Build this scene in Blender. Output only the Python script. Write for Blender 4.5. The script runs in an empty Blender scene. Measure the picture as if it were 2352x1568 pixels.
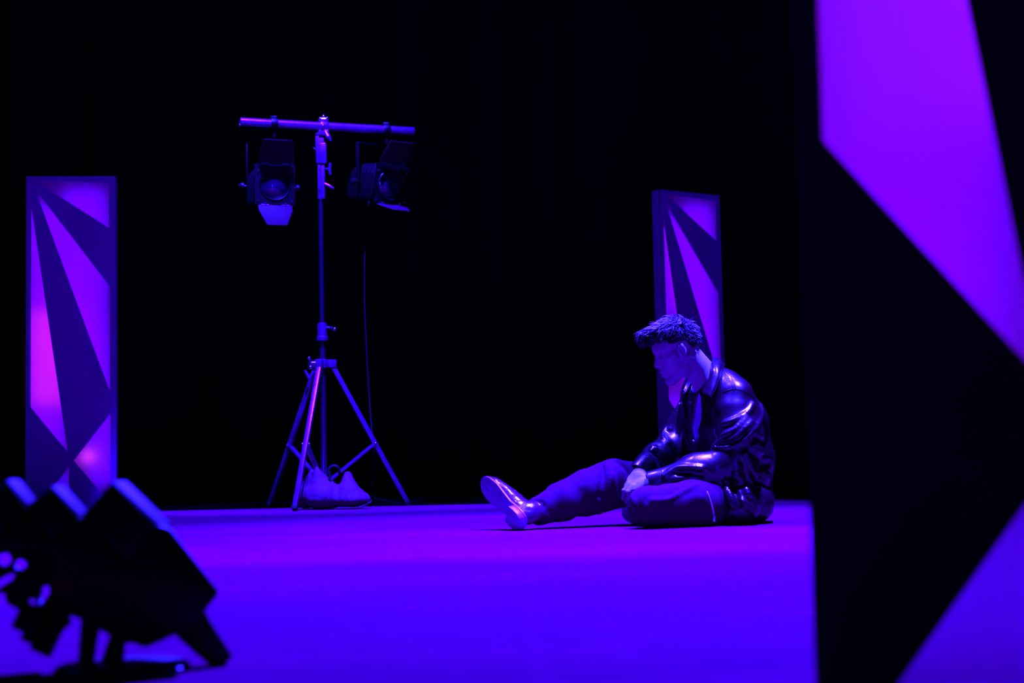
import bpy, bmesh, math, random
import numpy as np
from mathutils import Vector, Matrix

# ------------------------------------------------------------------ camera
FPX, CZ = 3500.0, 0.27                    # focal length in pixels of the 2352x1568 frame, lens height above the floor
TH, RL = math.atan(266.0 / FPX), math.radians(1.2)
_F = np.array([0, math.cos(TH), math.sin(TH)])
_R0 = np.array([1.0, 0, 0]); _U0 = np.array([0, -math.sin(TH), math.cos(TH)])
_R = math.cos(RL) * _R0 - math.sin(RL) * _U0
_U = math.sin(RL) * _R0 + math.cos(RL) * _U0
CAM = np.array([0, 0, CZ])
SC = bpy.context.scene
COL = SC.collection
cd = bpy.data.cameras.new('camera'); cam = bpy.data.objects.new('camera', cd); COL.objects.link(cam)
cd.sensor_width = 36; cd.lens = FPX / 2352 * 36; cd.clip_end = 60
cam.matrix_world = Matrix([[_R[0], _U[0], -_F[0], 0], [_R[1], _U[1], -_F[1], 0], [_R[2], _U[2], -_F[2], CZ], [0, 0, 0, 1]])
cd.dof.use_dof = True; cd.dof.focus_distance = 6.4; cd.dof.aperture_fstop = 3.6
SC.camera = cam

def ray(px, py):
    d = _F + (px - 1176) / FPX * _R + (784 - py) / FPX * _U
    return d
def P(px, py, Y):
    """world point at depth Y (metres in front of the lens) seen at a pixel of the 2352x1568 frame"""
    d = ray(px, py)
    return CAM + d * (Y / d[1])

# ------------------------------------------------------------------ world, stage lights, exposure
w = bpy.data.worlds.new('world'); SC.world = w; w.use_nodes = True
w.node_tree.nodes['Background'].inputs[0].default_value = (0.0, 0.0, 0.004, 1)
w.node_tree.nodes['Background'].inputs[1].default_value = 0.12
SC.view_settings.view_transform = 'Standard'; SC.view_settings.look = 'None'
SC.view_settings.exposure = 0.0; SC.view_settings.gamma = 1.0; SC.view_settings.use_curve_mapping = False

STAGE = (0.021, 0.008, 1.0)
def spot(name, loc, target, power, angle, blend=0.5, radius=0.12, color=STAGE):
    l = bpy.data.lights.new(name, 'SPOT'); l.energy = power; l.color = color
    l.spot_size = math.radians(angle); l.spot_blend = blend; l.shadow_soft_size = radius
    o = bpy.data.objects.new(name, l); COL.objects.link(o); o.location = loc
    o.rotation_euler = (Vector(target) - Vector(loc)).to_track_quat('-Z', 'Y').to_euler()
    return o
spot('stage_light', (1.45, 6.0, 5.0), (0.55, 5.75, 0), 46000, 50, 0.7, .10)
spot('stage_light', (1.2, 6.8, 4.8), (-0.1, 2.6, 0), 82000, 64, 0.6, .10)
spot('stage_light', (-0.6, 7.0, 4.9), (-0.6, 6.8, 0), 18000, 63, 0.35, .10)
spot('stage_light', (-1.2, 7.3, 4.9), (-1.05, 8.9, 0.9), 20000, 33, 0.35)

# ------------------------------------------------------------------ materials
def mat(name, base, rough=0.6, metal=0.0, spec=0.5, coat=0.0, coat_rough=0.1, bump=None, var=None, sheen=0.0, emit=None):
    m = bpy.data.materials.new(name); m.use_nodes = True
    nt = m.node_tree; b = nt.nodes['Principled BSDF']
    b.inputs['Base Color'].default_value = (*base, 1); b.inputs['Roughness'].default_value = rough
    b.inputs['Metallic'].default_value = metal; b.inputs['Specular IOR Level'].default_value = spec
    b.inputs['Coat Weight'].default_value = coat; b.inputs['Coat Roughness'].default_value = coat_rough
    b.inputs['Sheen Weight'].default_value = sheen
    tc = nt.nodes.new('ShaderNodeTexCoord')
    if var:                                   # (scale, amount): a grain of lighter and darker patches
        n = nt.nodes.new('ShaderNodeTexNoise'); n.inputs['Scale'].default_value = var[0]; n.inputs['Detail'].default_value = 6
        r = nt.nodes.new('ShaderNodeMapRange'); r.inputs[1].default_value = 0.3; r.inputs[2].default_value = 0.7
        r.inputs[3].default_value = 1 - var[1]; r.inputs[4].default_value = 1 + var[1]
        mx = nt.nodes.new('ShaderNodeVectorMath'); mx.operation = 'SCALE'; mx.inputs[0].default_value = base
        nt.links.new(tc.outputs['Object'], n.inputs['Vector']); nt.links.new(n.outputs['Fac'], r.inputs[0])
        nt.links.new(r.outputs[0], mx.inputs['Scale']); nt.links.new(mx.outputs[0], b.inputs['Base Color'])
    if bump:                                  # (scale, strength, stretch)
        n = nt.nodes.new('ShaderNodeTexNoise'); n.inputs['Scale'].default_value = bump[0]; n.inputs['Detail'].default_value = 5
        mp = nt.nodes.new('ShaderNodeMapping'); mp.inputs['Scale'].default_value = bump[2] if len(bump) > 2 else (1, 1, 1)
        bp = nt.nodes.new('ShaderNodeBump'); bp.inputs['Strength'].default_value = bump[1]; bp.inputs['Distance'].default_value = 0.01
        nt.links.new(tc.outputs['Object'], mp.inputs[0]); nt.links.new(mp.outputs[0], n.inputs['Vector'])
        nt.links.new(n.outputs['Fac'], bp.inputs['Height']); nt.links.new(bp.outputs[0], b.inputs['Normal'])
    if emit:
        b.inputs['Emission Color'].default_value = (*emit[0], 1); b.inputs['Emission Strength'].default_value = emit[1]
    return m

M = {}
M['black_floor'] = mat('black_floor', (0.0004, 0.0001, 0.0003), 0.95, spec=0.01, var=(3, .4))
M['curtain'] = mat('curtain_velvet', (0.03, 0.002, 0.012), 0.95, spec=0.05, bump=(90, .25, (1, 1, .2)))
M['frame'] = mat('panel_paint', (0.85, 0.002, 0.80), 0.55, spec=0.25, var=(4, .12), bump=(60, .05))
M['frame_in'] = mat('panel_inside', (0.55, 0.2, 0.6), 0.7, spec=0.2)
M['alu'] = mat('aluminium', (0.30, 0.03, 0.34), 0.34, metal=0.9, var=(25, .25), bump=(120, .06, (1, 1, .05)))
M['dull'] = mat('dull_steel_tube', (0.10, 0.008, 0.10), 0.3, metal=0.9, bump=(120, .06, (1, 1, .05)))
M['steel'] = mat('bright_steel', (0.75, 0.45, 0.75), 0.18, metal=1.0)
M['black_metal'] = mat('black_metal', (0.004, 0.0006, 0.0015), 0.45, spec=0.25, bump=(80, .05))
M['leaf'] = mat('barn_door_metal', (0.04, 0.0003, 0.018), 0.6, spec=0.1)
M['rubber'] = mat('black_rubber', (0.005, 0.004, 0.006), 0.7, spec=0.2)
M['lens'] = mat('lens_glass', (0.02, 0.006, 0.03), 0.06, spec=0.8, coat=0.6, coat_rough=0.03)
M['sandbag'] = mat('sandbag_canvas', (0.09, 0.001, 0.05), 0.75, spec=0.25, bump=(120, .15))
M['red'] = mat('red_tag', (0.75, 0.01, 0.12), 0.5)
M['skin'] = mat('skin', (0.33, 0.40, 0.25), 0.5, spec=0.35, bump=(220, .04), var=(40, .05))
M['hair'] = mat('dark_hair', (0.014, 0.0003, 0.0035), 0.45, spec=0.3, sheen=0.05)
M['leather'] = mat('black_leather', (0.016, 0.0003, 0.0045), 0.29, spec=0.5, coat=0.12, coat_rough=0.14, bump=(45, .10))
M['trousers'] = mat('trouser_cloth', (0.055, 0.0002, 0.027), 0.9, spec=0.04, bump=(150, .03), sheen=0.0)
M['shirt'] = mat('shirt_cotton', (0.50, 0.006, 0.75), 0.85, spec=0.15, bump=(60, .1))
M['zip'] = mat('zip_metal', (0.75, 0.5, 0.7), 0.45, metal=0.5)
M['stitch'] = mat('seam_thread', (0.2, 0.03, 0.24), 0.45)
M['shoe'] = mat('shoe_leather', (0.06, 0.002, 0.03), 0.24, spec=0.6, coat=0.4, coat_rough=0.08, bump=(40, .15))
M['sole'] = mat('shoe_sole', (0.25, 0.004, 0.36), 0.4, spec=0.45, var=(30, .15), bump=(50, .08))
M['eye'] = mat('eye', (0.05, 0.03, 0.05), 0.1, spec=0.6)

def floor_material():
    m = bpy.data.materials.new('vinyl_floor'); m.use_nodes = True
    nt = m.node_tree; b = nt.nodes['Principled BSDF']
    tc = nt.nodes.new('ShaderNodeTexCoord')
    def noise(scale, stretch, lo, hi, out0, out1, detail=6):
        mp = nt.nodes.new('ShaderNodeMapping'); mp.inputs['Scale'].default_value = stretch
        n = nt.nodes.new('ShaderNodeTexNoise'); n.inputs['Scale'].default_value = scale; n.inputs['Detail'].default_value = detail
        r = nt.nodes.new('ShaderNodeMapRange')
        for i, v in enumerate((lo, hi, out0, out1)): r.inputs[i + 1].default_value = v
        nt.links.new(tc.outputs['Object'], mp.inputs[0]); nt.links.new(mp.outputs[0], n.inputs['Vector']); nt.links.new(n.outputs['Fac'], r.inputs[0])
        return r.outputs[0]
    a = noise(1.1, (.35, 1.0, 1), .35, .68, 0, 1, 8)            # broad scuffed zones
    g = noise(70, (.25, 1, 1), .56, .74, 0, 1, 4)               # fine dusty grain inside them
    mul = nt.nodes.new('ShaderNodeMath'); mul.operation = 'MULTIPLY'; nt.links.new(a, mul.inputs[0]); nt.links.new(g, mul.inputs[1])
    m1 = nt.nodes.new('ShaderNodeMix'); m1.data_type = 'RGBA'
    m1.inputs[6].default_value = (0.070, 0.0002, 0.030, 1); m1.inputs[7].default_value = (0.125, 0.0002, 0.036, 1)
    nt.links.new(a, m1.inputs[0])
    m2 = nt.nodes.new('ShaderNodeMix'); m2.data_type = 'RGBA'; m2.inputs[7].default_value = (0.26, 0.002, 0.08, 1)
    nt.links.new(mul.outputs[0], m2.inputs[0]); nt.links.new(m1.outputs[2], m2.inputs[6])
    nt.links.new(m2.outputs[2], b.inputs['Base Color'])
    b.inputs['Roughness'].default_value = 0.62; b.inputs['Specular IOR Level'].default_value = 0.0
    bp = nt.nodes.new('ShaderNodeBump'); bp.inputs['Strength'].default_value = .05
    nt.links.new(g, bp.inputs['Height']); nt.links.new(bp.outputs[0], b.inputs['Normal'])
    return m
M['vinyl'] = floor_material()

def fabric_material():
    m = bpy.data.materials.new('stretched_fabric'); m.use_nodes = True
    nt = m.node_tree; nt.nodes.remove(nt.nodes['Principled BSDF'])
    out = nt.nodes['Material Output']
    tr = nt.nodes.new('ShaderNodeBsdfTranslucent'); tr.inputs[0].default_value = (.62, .28, .62, 1)
    df = nt.nodes.new('ShaderNodeBsdfDiffuse'); df.inputs[0].default_value = (.10, .01, .12, 1)
    gl = nt.nodes.new('ShaderNodeBsdfGlossy'); gl.inputs['Roughness'].default_value = .35; gl.inputs[0].default_value = (.8, .5, .8, 1)
    mx = nt.nodes.new('ShaderNodeMixShader'); mx.inputs[0].default_value = .3
    mg = nt.nodes.new('ShaderNodeMixShader'); mg.inputs[0].default_value = .03
    tc = nt.nodes.new('ShaderNodeTexCoord'); mp = nt.nodes.new('ShaderNodeMapping'); mp.inputs['Scale'].default_value = (9, 9, 2.2)
    mp.inputs['Rotation'].default_value = (0, -.25, 0)
    n = nt.nodes.new('ShaderNodeTexNoise'); n.inputs['Scale'].default_value = 3; n.inputs['Detail'].default_value = 8; n.inputs['Roughness'].default_value = .6
    bp = nt.nodes.new('ShaderNodeBump'); bp.inputs['Strength'].default_value = .35; bp.inputs['Distance'].default_value = .03
    nt.links.new(tc.outputs['Object'], mp.inputs[0]); nt.links.new(mp.outputs[0], n.inputs['Vector']); nt.links.new(n.outputs['Fac'], bp.inputs['Height'])
    for s in (df, gl, tr): nt.links.new(bp.outputs[0], s.inputs['Normal'])
    nt.links.new(tr.outputs[0], mx.inputs[1]); nt.links.new(df.outputs[0], mx.inputs[2])
    nt.links.new(mx.outputs[0], mg.inputs[1]); nt.links.new(gl.outputs[0], mg.inputs[2]); nt.links.new(mg.outputs[0], out.inputs[0])
    return m
M['fabric'] = fabric_material()

# ------------------------------------------------------------------ mesh helpers
def tag(o, label=None, cat=None, group=None, kind=None):
    if label: o['label'] = label
    if cat: o['category'] = cat
    if group: o['group'] = group
    if kind: o['kind'] = kind
    return o
def empty(name, loc=(0, 0, 0), rz=0.0):
    o = bpy.data.objects.new(name, None); COL.objects.link(o); o.location = loc; o.rotation_euler = (0, 0, rz)
    o.empty_display_size = .05
    return o
def link(name, me, m, parent=None, world=True):
    o = bpy.data.objects.new(name, me); COL.objects.link(o)
    if m is not None: me.materials.append(m)
    if parent is not None:
        o.parent = parent
        if world and parent.parent is None and parent.type == 'EMPTY':
            o.matrix_parent_inverse = Matrix.LocRotScale(parent.location, parent.rotation_euler, None).inverted()
    return o

class MB:
    def __init__(s): s.v = []; s.f = []
    def add(s, vs, fs):
        b = len(s.v); s.v += [tuple(map(float, v)) for v in vs]; s.f += [tuple(i + b for i in f) for f in fs]; return s
    def box(s, c, size, rot=None):
        c = np.array(c, float); h = np.array(size, float) / 2
        R = np.eye(3) if rot is None else np.array(rot)
        vs = [c + R @ (h * np.array(k)) for k in ((-1,-1,-1),(1,-1,-1),(1,1,-1),(-1,1,-1),(-1,-1,1),(1,-1,1),(1,1,1),(-1,1,1))]
        return s.add(vs, [(0,3,2,1),(4,5,6,7),(0,1,5,4),(1,2,6,5),(2,3,7,6),(3,0,4,7)])
    def beam(s, a, b, wx, wy, side=None):
        a = np.array(a, float); b = np.array(b, float); d = b - a; L = np.linalg.norm(d); d /= L
        r = np.array(side if side is not None else (1, 0, 0), float); r = r - d * (r @ d); r /= np.linalg.norm(r); u = np.cross(d, r)
        return s.box((a + b) / 2, (wx, wy, L), np.column_stack([r, u, d]))
    def tube(s, pts, rad, n=12, cap=True):
        pts = [np.array(p, float) for p in pts]; rad = [rad] * len(pts) if np.isscalar(rad) else list(rad)
        rings = []; up = None
        for i, p in enumerate(pts):
            d = pts[min(i + 1, len(pts) - 1)] - pts[max(i - 1, 0)]; d = d / (np.linalg.norm(d) + 1e-12)
            if up is None:
                up = np.array([0, 0, 1.0]) if abs(d[2]) < .9 else np.array([1.0, 0, 0])
            up = up - d * (up @ d); up /= np.linalg.norm(up); sd = np.cross(d, up)
            rings.append([p + rad[i] * (math.cos(t) * up + math.sin(t) * sd) for t in np.linspace(0, 2 * math.pi, n, endpoint=False)])
        vs = [v for r in rings for v in r]; fs = []
        for i in range(len(pts) - 1):
            for k in range(n):
                fs.append((i * n + k, (i + 1) * n + k, (i + 1) * n + (k + 1) % n, i * n + (k + 1) % n))
        if cap:
            fs.append(tuple(range(n))); fs.append(tuple((len(pts) - 1) * n + k for k in reversed(range(n))))
        return s.add(vs, fs)
    def prism(s, prof, ext):
        """closed outline of 3-D points swept by vector ext"""
        prof = [np.array(p, float) for p in prof]; ext = np.array(ext, float); n = len(prof)
        vs = prof + [p + ext for p in prof]
        fs = [tuple(reversed(range(n))), tuple(range(n, 2 * n))] + [(i, (i + 1) % n, n + (i + 1) % n, n + i) for i in range(n)]
        return s.add(vs, fs)
    def lathe(s, o, axis, prof, n=24):
        o = np.array(o, float); d = np.array(axis, float); d /= np.linalg.norm(d)
        u = np.array([0, 0, 1.0]) if abs(d[2]) < .9 else np.array([1.0, 0, 0]); u = u - d * (u @ d); u /= np.linalg.norm(u); r = np.cross(d, u)
        vs = []; fs = []
        for (h, q) in prof:
            vs += [o + d * h + max(q, 1e-5) * (math.cos(t) * u + math.sin(t) * r) for t in np.linspace(0, 2 * math.pi, n, endpoint=False)]
        for i in range(len(prof) - 1):
            for k in range(n): fs.append((i * n + k, (i + 1) * n + k, (i + 1) * n + (k + 1) % n, i * n + (k + 1) % n))
        return s.add(vs, fs)
    def ball(s, c, r, n=10):
        m = n // 2 + 1
        return s.lathe(c, (0, 0, 1), [(-r * math.cos(math.pi * i / m), r * math.sin(math.pi * i / m)) for i in range(m + 1)], n)
    def build(s, name, m, parent=None, bevel=0.0, angle=35, world=True, seg=2):
        me = bpy.data.meshes.new(name); me.from_pydata(s.v, [], s.f); me.validate()
        bm = bmesh.new(); bm.from_mesh(me)
        bmesh.ops.remove_doubles(bm, verts=bm.verts, dist=1e-5)
        bmesh.ops.recalc_face_normals(bm, faces=bm.faces)
        if bevel:
            es = [e for e in bm.edges if len(e.link_faces) == 2 and e.calc_face_angle(0) > .5]
            bmesh.ops.bevel(bm, geom=es, offset=bevel, segments=seg, affect='EDGES', profile=.5, clamp_overlap=True)
        bm.to_mesh(me); bm.free()
        me.shade_smooth(); me.set_sharp_from_angle(angle=math.radians(angle))
        return link(name, me, m, parent, world)

def outline_mesh(name, loops, depth):
    """flat plate in the local XZ plane: outer outline with holes, thickness 2*depth"""
    cu = bpy.data.curves.new(name, 'CURVE'); cu.dimensions = '2D'; cu.fill_mode = 'BOTH'; cu.extrude = depth
    for L in loops:
        sp = cu.splines.new('POLY'); sp.points.add(len(L) - 1); sp.use_cyclic_u = True
        for q, (x, z) in zip(sp.points, L): q.co = (x, z, 0, 1)
    o = bpy.data.objects.new(name, cu); COL.objects.link(o)
    dg = bpy.context.evaluated_depsgraph_get()
    me = bpy.data.meshes.new_from_object(o.evaluated_get(dg)); bpy.data.objects.remove(o); bpy.data.curves.remove(cu)
    me.name = name; me.transform(Matrix.Rotation(math.pi / 2, 4, 'X'))
    return me

# ------------------------------------------------------------------ signed distance helpers (organic shapes)
f32 = np.float32
def _v(a): return np.asarray(a, f32)
def cap(p, a, b, ra, rb=None):
    rb = ra if rb is None else rb; a = _v(a); ba = _v(b) - a
    q = p - a; t = np.clip((q @ ba) / (ba @ ba + 1e-12), 0, 1)
    return np.linalg.norm(q - t[:, None] * ba, axis=1) - (ra + (rb - ra) * t)
def chain(p, pts, rad, k=0.02):
    d = None
    for i in range(len(pts) - 1):
        e = cap(p, pts[i], pts[i + 1], rad[i], rad[i + 1]); d = e if d is None else smin(d, e, k)
    return d
def near(p, d, pts, rr, op):
    """fold a ridge or groove line into d, only where it can matter"""
    lo, hi = np.min(pts, 0) - rr - .03, np.max(pts, 0) + rr + .03
    k = np.nonzero(((p > lo) & (p < hi)).all(1))[0]
    if len(k): d[k] = op(d[k], chain(p[k], pts, [rr] * len(pts), .003))
    return d
def ell(p, c, r, A=None):
    q = p - _v(c)
    if A is not None: q = q @ _v(A)          # columns of A are the axes
    r = _v(r); k0 = np.linalg.norm(q / r, axis=1); k1 = np.linalg.norm(q / (r * r), axis=1) + 1e-9
    return k0 * (k0 - 1) / k1
def smin(a, b, k):
    h = np.clip(.5 + .5 * (b - a) / k, 0, 1); return b + (a - b) * h - k * h * (1 - h)
def smax(a, b, k): return -smin(-a, -b, k)
def vnoise(p, scale, seed=0):
    q = p * scale; i = np.floor(q).astype(np.int64); f = (q - i).astype(f32); u = f * f * (3 - 2 * f)
    def h(dx, dy, dz):
        n = (i[:, 0] + dx) * 374761393 + (i[:, 1] + dy) * 668265263 + (i[:, 2] + dz) * 2147483647 + seed * 1274126177
        n = (n ^ (n >> 13)) * 1274126177; n = n ^ (n >> 16)
        return ((n & 0xffff) / 32767.5 - 1).astype(f32)
    r = 0
    for dx in (0, 1):
        for dy in (0, 1):
            for dz in (0, 1):
                r = r + h(dx, dy, dz) * (u[:, 0] if dx else 1 - u[:, 0]) * (u[:, 1] if dy else 1 - u[:, 1]) * (u[:, 2] if dz else 1 - u[:, 2])
    return r

def mesh_sdf(fn, lo, hi, h, name):
    """surface nets of fn(points) = 0, evaluated only near the surface"""
    B = 4; lo = np.array(lo, float); nb = np.ceil((np.array(hi) - lo) / (h * B)).astype(int); n = nb * B
    cc = np.stack(np.meshgrid(*[(np.arange(m) + .5) * h * B for m in nb], indexing='ij'), -1).reshape(-1, 3) + lo
    def ev(pts):
        out = np.empty(len(pts), f32)
        for s in range(0, len(pts), 400000): out[s:s + 400000] = fn(pts[s:s + 400000].astype(f32))
        return out
    cv = ev(cc)
    V = np.repeat(np.repeat(np.repeat(np.where(cv < 0, -1, 1).astype(f32).reshape(nb), B, 0), B, 1), B, 2)
    near = np.argwhere(np.abs(cv.reshape(nb)) < h * B * 1.9)
    off = np.stack(np.meshgrid(*[np.arange(B)] * 3, indexing='ij'), -1).reshape(-1, 3)
    idx = (near[:, None, :] * B + off[None]).reshape(-1, 3)
    V[idx[:, 0], idx[:, 1], idx[:, 2]] = ev(idx * h + lo)
    S = V < 0
    cnt = np.zeros(tuple(n - 1), np.int8)
    for dx in (0, 1):
        for dy in (0, 1):
            for dz in (0, 1): cnt += S[dx:n[0] - 1 + dx, dy:n[1] - 1 + dy, dz:n[2] - 1 + dz]
    act = np.argwhere((cnt > 0) & (cnt < 8))
    vid = np.full(tuple(n - 1), -1, np.int64); vid[act[:, 0], act[:, 1], act[:, 2]] = np.arange(len(act))
    acc = np.zeros((len(act), 3)); num = np.zeros(len(act))
    cor = [np.array(c) for c in ((0,0,0),(1,0,0),(0,1,0),(1,1,0),(0,0,1),(1,0,1),(0,1,1),(1,1,1))]
    vals = [V[act[:, 0] + c[0], act[:, 1] + c[1], act[:, 2] + c[2]] for c in cor]
    for a in range(8):
        for b in range(a + 1, 8):
            if np.abs(cor[a] - cor[b]).sum() != 1: continue
            fa, fb = vals[a], vals[b]; k = (fa < 0) != (fb < 0)
            t = np.where(k, fa / (fa - fb + 1e-12), 0)
            acc += np.where(k[:, None], cor[a] + t[:, None] * (cor[b] - cor[a]), 0); num += k
    verts = (act + acc / num[:, None]) * h + lo
    faces = []
    for ax in range(3):
        b, c = [(1, 2), (2, 0), (0, 1)][ax]
        sl0 = [slice(0, None)] * 3; sl1 = [slice(0, None)] * 3; sl0[ax] = slice(0, -1); sl1[ax] = slice(1, None)
        E = np.argwhere(S[tuple(sl0)] != S[tuple(sl1)])
        E = E[(E[:, b] > 0) & (E[:, c] > 0) & (E[:, b] < n[b] - 1) & (E[:, c] < n[c] - 1)]
        neg = S[E[:, 0], E[:, 1], E[:, 2]]
        def cell(db, dc):
            q = E.copy(); q[:, b] += db; q[:, c] += dc; return vid[q[:, 0], q[:, 1], q[:, 2]]
        q = np.stack([cell(-1, -1), cell(0, -1), cell(0, 0), cell(-1, 0)], 1)
        q[~neg] = q[~neg][:, ::-1]; faces.append(q[(q >= 0).all(1)])
    F = np.concatenate(faces)
    me = bpy.data.meshes.new(name)
    me.vertices.add(len(verts)); me.vertices.foreach_set('co', verts.astype(f32).ravel())
    me.loops.add(F.size); me.loops.foreach_set('vertex_index', F.ravel().astype(np.int32))
    me.polygons.add(len(F)); me.polygons.foreach_set('loop_start', np.arange(0, F.size, 4, dtype=np.int32))
    me.update(calc_edges=True); me.validate(); me.shade_smooth()
    return me

def hit(fn, pix, tmin=4.9, tmax=6.8, lift=0.0):
    """first point of the surface fn = 0 along the sight line of each pixel"""
    D = np.array([ray(*q) for q in pix]); D = D / D[:, 1:2]
    t = np.full(len(pix), tmin)
    for _ in range(90):
        t = np.minimum(t + .75 * fn((CAM + D * t[:, None]).astype(f32)), tmax)
    L = np.linalg.norm(D, axis=1, keepdims=True)
    X = CAM + D * t[:, None]
    ok = np.abs(fn(X.astype(f32))) < .006                       # keep the longest run that stays on one surface
    runs, cur = [], []
    for i in range(len(t)):
        if not ok[i]: cur = []; continue
        if cur and abs(t[i] - t[cur[-1]]) > .035: cur = []
        cur = cur + [i]; runs.append(cur)
    k = max(runs, key=len) if runs else [0]
    return (X - D / L * lift)[k]
def smooth_line(pts, n=8):
    """Catmull-Rom through points"""
    p = np.array(pts, float); p = np.vstack([2 * p[0] - p[1], p, 2 * p[-1] - p[-2]]); out = []
    for i in range(1, len(p) - 2):
        for t in np.linspace(0, 1, n, endpoint=False):
            a, b, c, d = p[i - 1], p[i], p[i + 1], p[i + 2]
            out.append(.5 * ((2 * b) + (c - a) * t + (2 * a - 5 * b + 4 * c - d) * t * t + (3 * b - a - 3 * c + d) * t ** 3))
    out.append(p[-2]); return np.array(out)

# ================================================================== the setting
me = bpy.data.meshes.new('floor')
me.from_pydata([(-9, -3, -.004), (9, -3, -.004), (9, 13, -.004), (-9, 13, -.004)], [], [(0, 1, 2, 3)])
tag(link('floor', me, M['black_floor']), 'black stage floor beyond the lit vinyl', kind='structure')

# pale vinyl laid in strips, its far edge about nine metres away
vf = MB(); vf.box((0, 5.36, -.002), (11, 7.28, .004))
tag(vf.build('dance_floor', M['vinyl'], bevel=0.001), 'wide scuffed vinyl dance floor lit blue and violet', 'dance floor')

# black drape across the back
def curtain():
    nx, nz = 420, 14; xs = np.linspace(-7.5, 7.5, nx); zs = np.linspace(0.0, 5.6, nz); rng = random.Random(4)
    ph = np.cumsum([.16 + .13 * rng.random() + .10 * math.sin(i * .07) for i in range(nx)])
    vs = []
    for j, z in enumerate(zs):
        for i, x in enumerate(xs):
            vs.append((x + .03 * math.sin(ph[i] * 1.7 + z * .4), 11.9 + .10 * math.sin(ph[i] + .12 * math.sin(z * 1.3 + i * .05)) + .04 * math.sin(ph[i] * .37 + 1), z))
    fs = [(j * nx + i, j * nx + i + 1, (j + 1) * nx + i + 1, (j + 1) * nx + i) for j in range(nz - 1) for i in range(nx - 1)]
    me = bpy.data.meshes.new('curtain'); me.from_pydata(vs, [], fs); me.shade_smooth()
    o = link('stage_curtain', me, M['curtain'])
    s = o.modifiers.new('cloth', 'SOLIDIFY'); s.thickness = .004
    tag(o, 'black drape hanging in vertical folds across the whole back of the stage', 'curtain')
curtain()

# ------------------------------------------------------------------ light box panels
PW, PH, PD = 0.537, 2.055, 0.075          # width, height, depth of one panel
def pz(x, y):                             # a point read off the left panel (63..264 wide, 399..1173 high)
    return ((x - 164.0) / 376.0, (1173.0 - y) / 376.0)
CUTS = [[(83, 411), (250, 416), (250, 521)],
        [(82, 430), (251, 658), (252, 902)],
        [(74, 470), (157, 1038), (74, 934)],
        [(170, 1058), (252.5, 952), (252.5, 1157)],
        [(160, 1070), (160, 1161), (94, 1161)]]
def make_panel():
    r = empty('light_box')
    holes = [[pz(*q) for q in c] for c in CUTS]
    outer = [(-PW / 2, 0), (PW / 2, 0), (PW / 2, PH), (-PW / 2, PH)]
    me = outline_mesh('face_plate', [outer] + holes, .006)
    link('face_plate', me, M['frame'], r, False)
    for sx in (-1, 1):
        MB().box((sx * (PW / 2 - .006), PD / 2 + .006, PH / 2), (.012, PD, PH)).build('side_wall', M['frame'], r, .0015, world=False)
    MB().box((0, PD / 2 + .006, PH - .006), (PW - .024, PD, .012)).build('top_wall', M['frame'], r, world=False)
    MB().box((0, PD / 2 + .006, .006), (PW - .024, PD, .012)).build('bottom_wall', M['frame'], r, world=False)
    MB().box((0, PD, PH / 2), (PW - .024, .008, PH - .024)).build('back_wall', M['frame_in'], r, world=False)
    for k, c in enumerate(holes):            # a piece of cloth stretched behind each opening
        c = [np.array(q) for q in c]; cen = sum(c) / len(c)
        big = [cen + (q - cen) * (1 + .035 / max(np.linalg.norm(q - cen), .05)) for q in c]
        big = [np.array([np.clip(q[0], -PW / 2 + .013, PW / 2 - .013), np.clip(q[1], .013, PH - .013)]) for q in big]
        n = 26; vs = []; fs = []; ids = {}
        for i in range(n + 1):
            for j in range(n + 1 - i):
                u, v = i / n, j / n; q = big[0] * (1 - u - v) + big[1] * u + big[2] * v
                ids[i, j] = len(vs); vs.append((q[0], 0, q[1]))
        P3 = np.array(vs, f32); d = .003 * vnoise(P3 * f32([9, 1, 2.5]), 1.5, 3 + k) + .0016 * vnoise(P3 * f32([30, 1, 7]), 1.5, 9)
        vs = [(x, .0125 + .5 * abs(float(e)), z) for (x, _, z), e in zip(vs, d)]
        for i in range(n):
            for j in range(n - i):
                fs.append((ids[i, j], ids[i + 1, j], ids[i, j + 1]))
                if i + j < n - 1: fs.append((ids[i + 1, j], ids[i + 1, j + 1], ids[i, j + 1]))
        me = bpy.data.meshes.new('fabric'); me.from_pydata(vs, [], fs); me.shade_smooth(); link('fabric', me, M['fabric'], r, False)
    # the lamps inside: sheets of diodes on the back wall, magenta on the left, violet blue on the right, a pink one low down
    def sheet(x, z, sx, sz, e, c):
        MB().box((x, PD - .007, z), (sx, .005, sz)).build('lamp_sheet', M['frame_in'], r, world=False)
        l = bpy.data.lights.new('panel_lamp', 'AREA'); l.shape = 'RECTANGLE'; l.size = sx; l.size_y = sz; l.energy = e; l.color = c
        o = bpy.data.objects.new('panel_lamp', l); COL.objects.link(o); o.parent = r; o.location = (x, PD - .012, z); o.rotation_euler = (math.pi / 2, 0, 0)
    sheet(-.15, 1.12, .19, 1.52, 5.0, (.13, 0, 1))
    sheet(.08, 1.30, .24, 1.35, 6.2, (.12, 0, 1))
    sheet(.18, .38, .12, .45, 1.0, (.10, 0, 1))
    sheet(-.10, .14, .30, .18, .45, (.06, 0, 1))
    sheet(-.135, .94, .21, .58, 2.3, (.30, .045, 1))
    sheet(.10, .33, .06, .05, .12, (.8, .2, 1))
    return r
def clone(o, parent=None):
    c = o.copy(); COL.objects.link(c)
    if parent is not None: c.parent = parent
    for ch in list(o.children): clone(ch, c)
    return c
panel = make_panel()
GRP = 'light box panels'
def place(r, px, Y, rz, label):
    q = P(px, 1100, Y); r.location = (q[0], Y, 0); r.rotation_euler = (0, 0, rz); tag(r, label, 'light panel', GRP)
p2, p3 = clone(panel), clone(panel)
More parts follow.
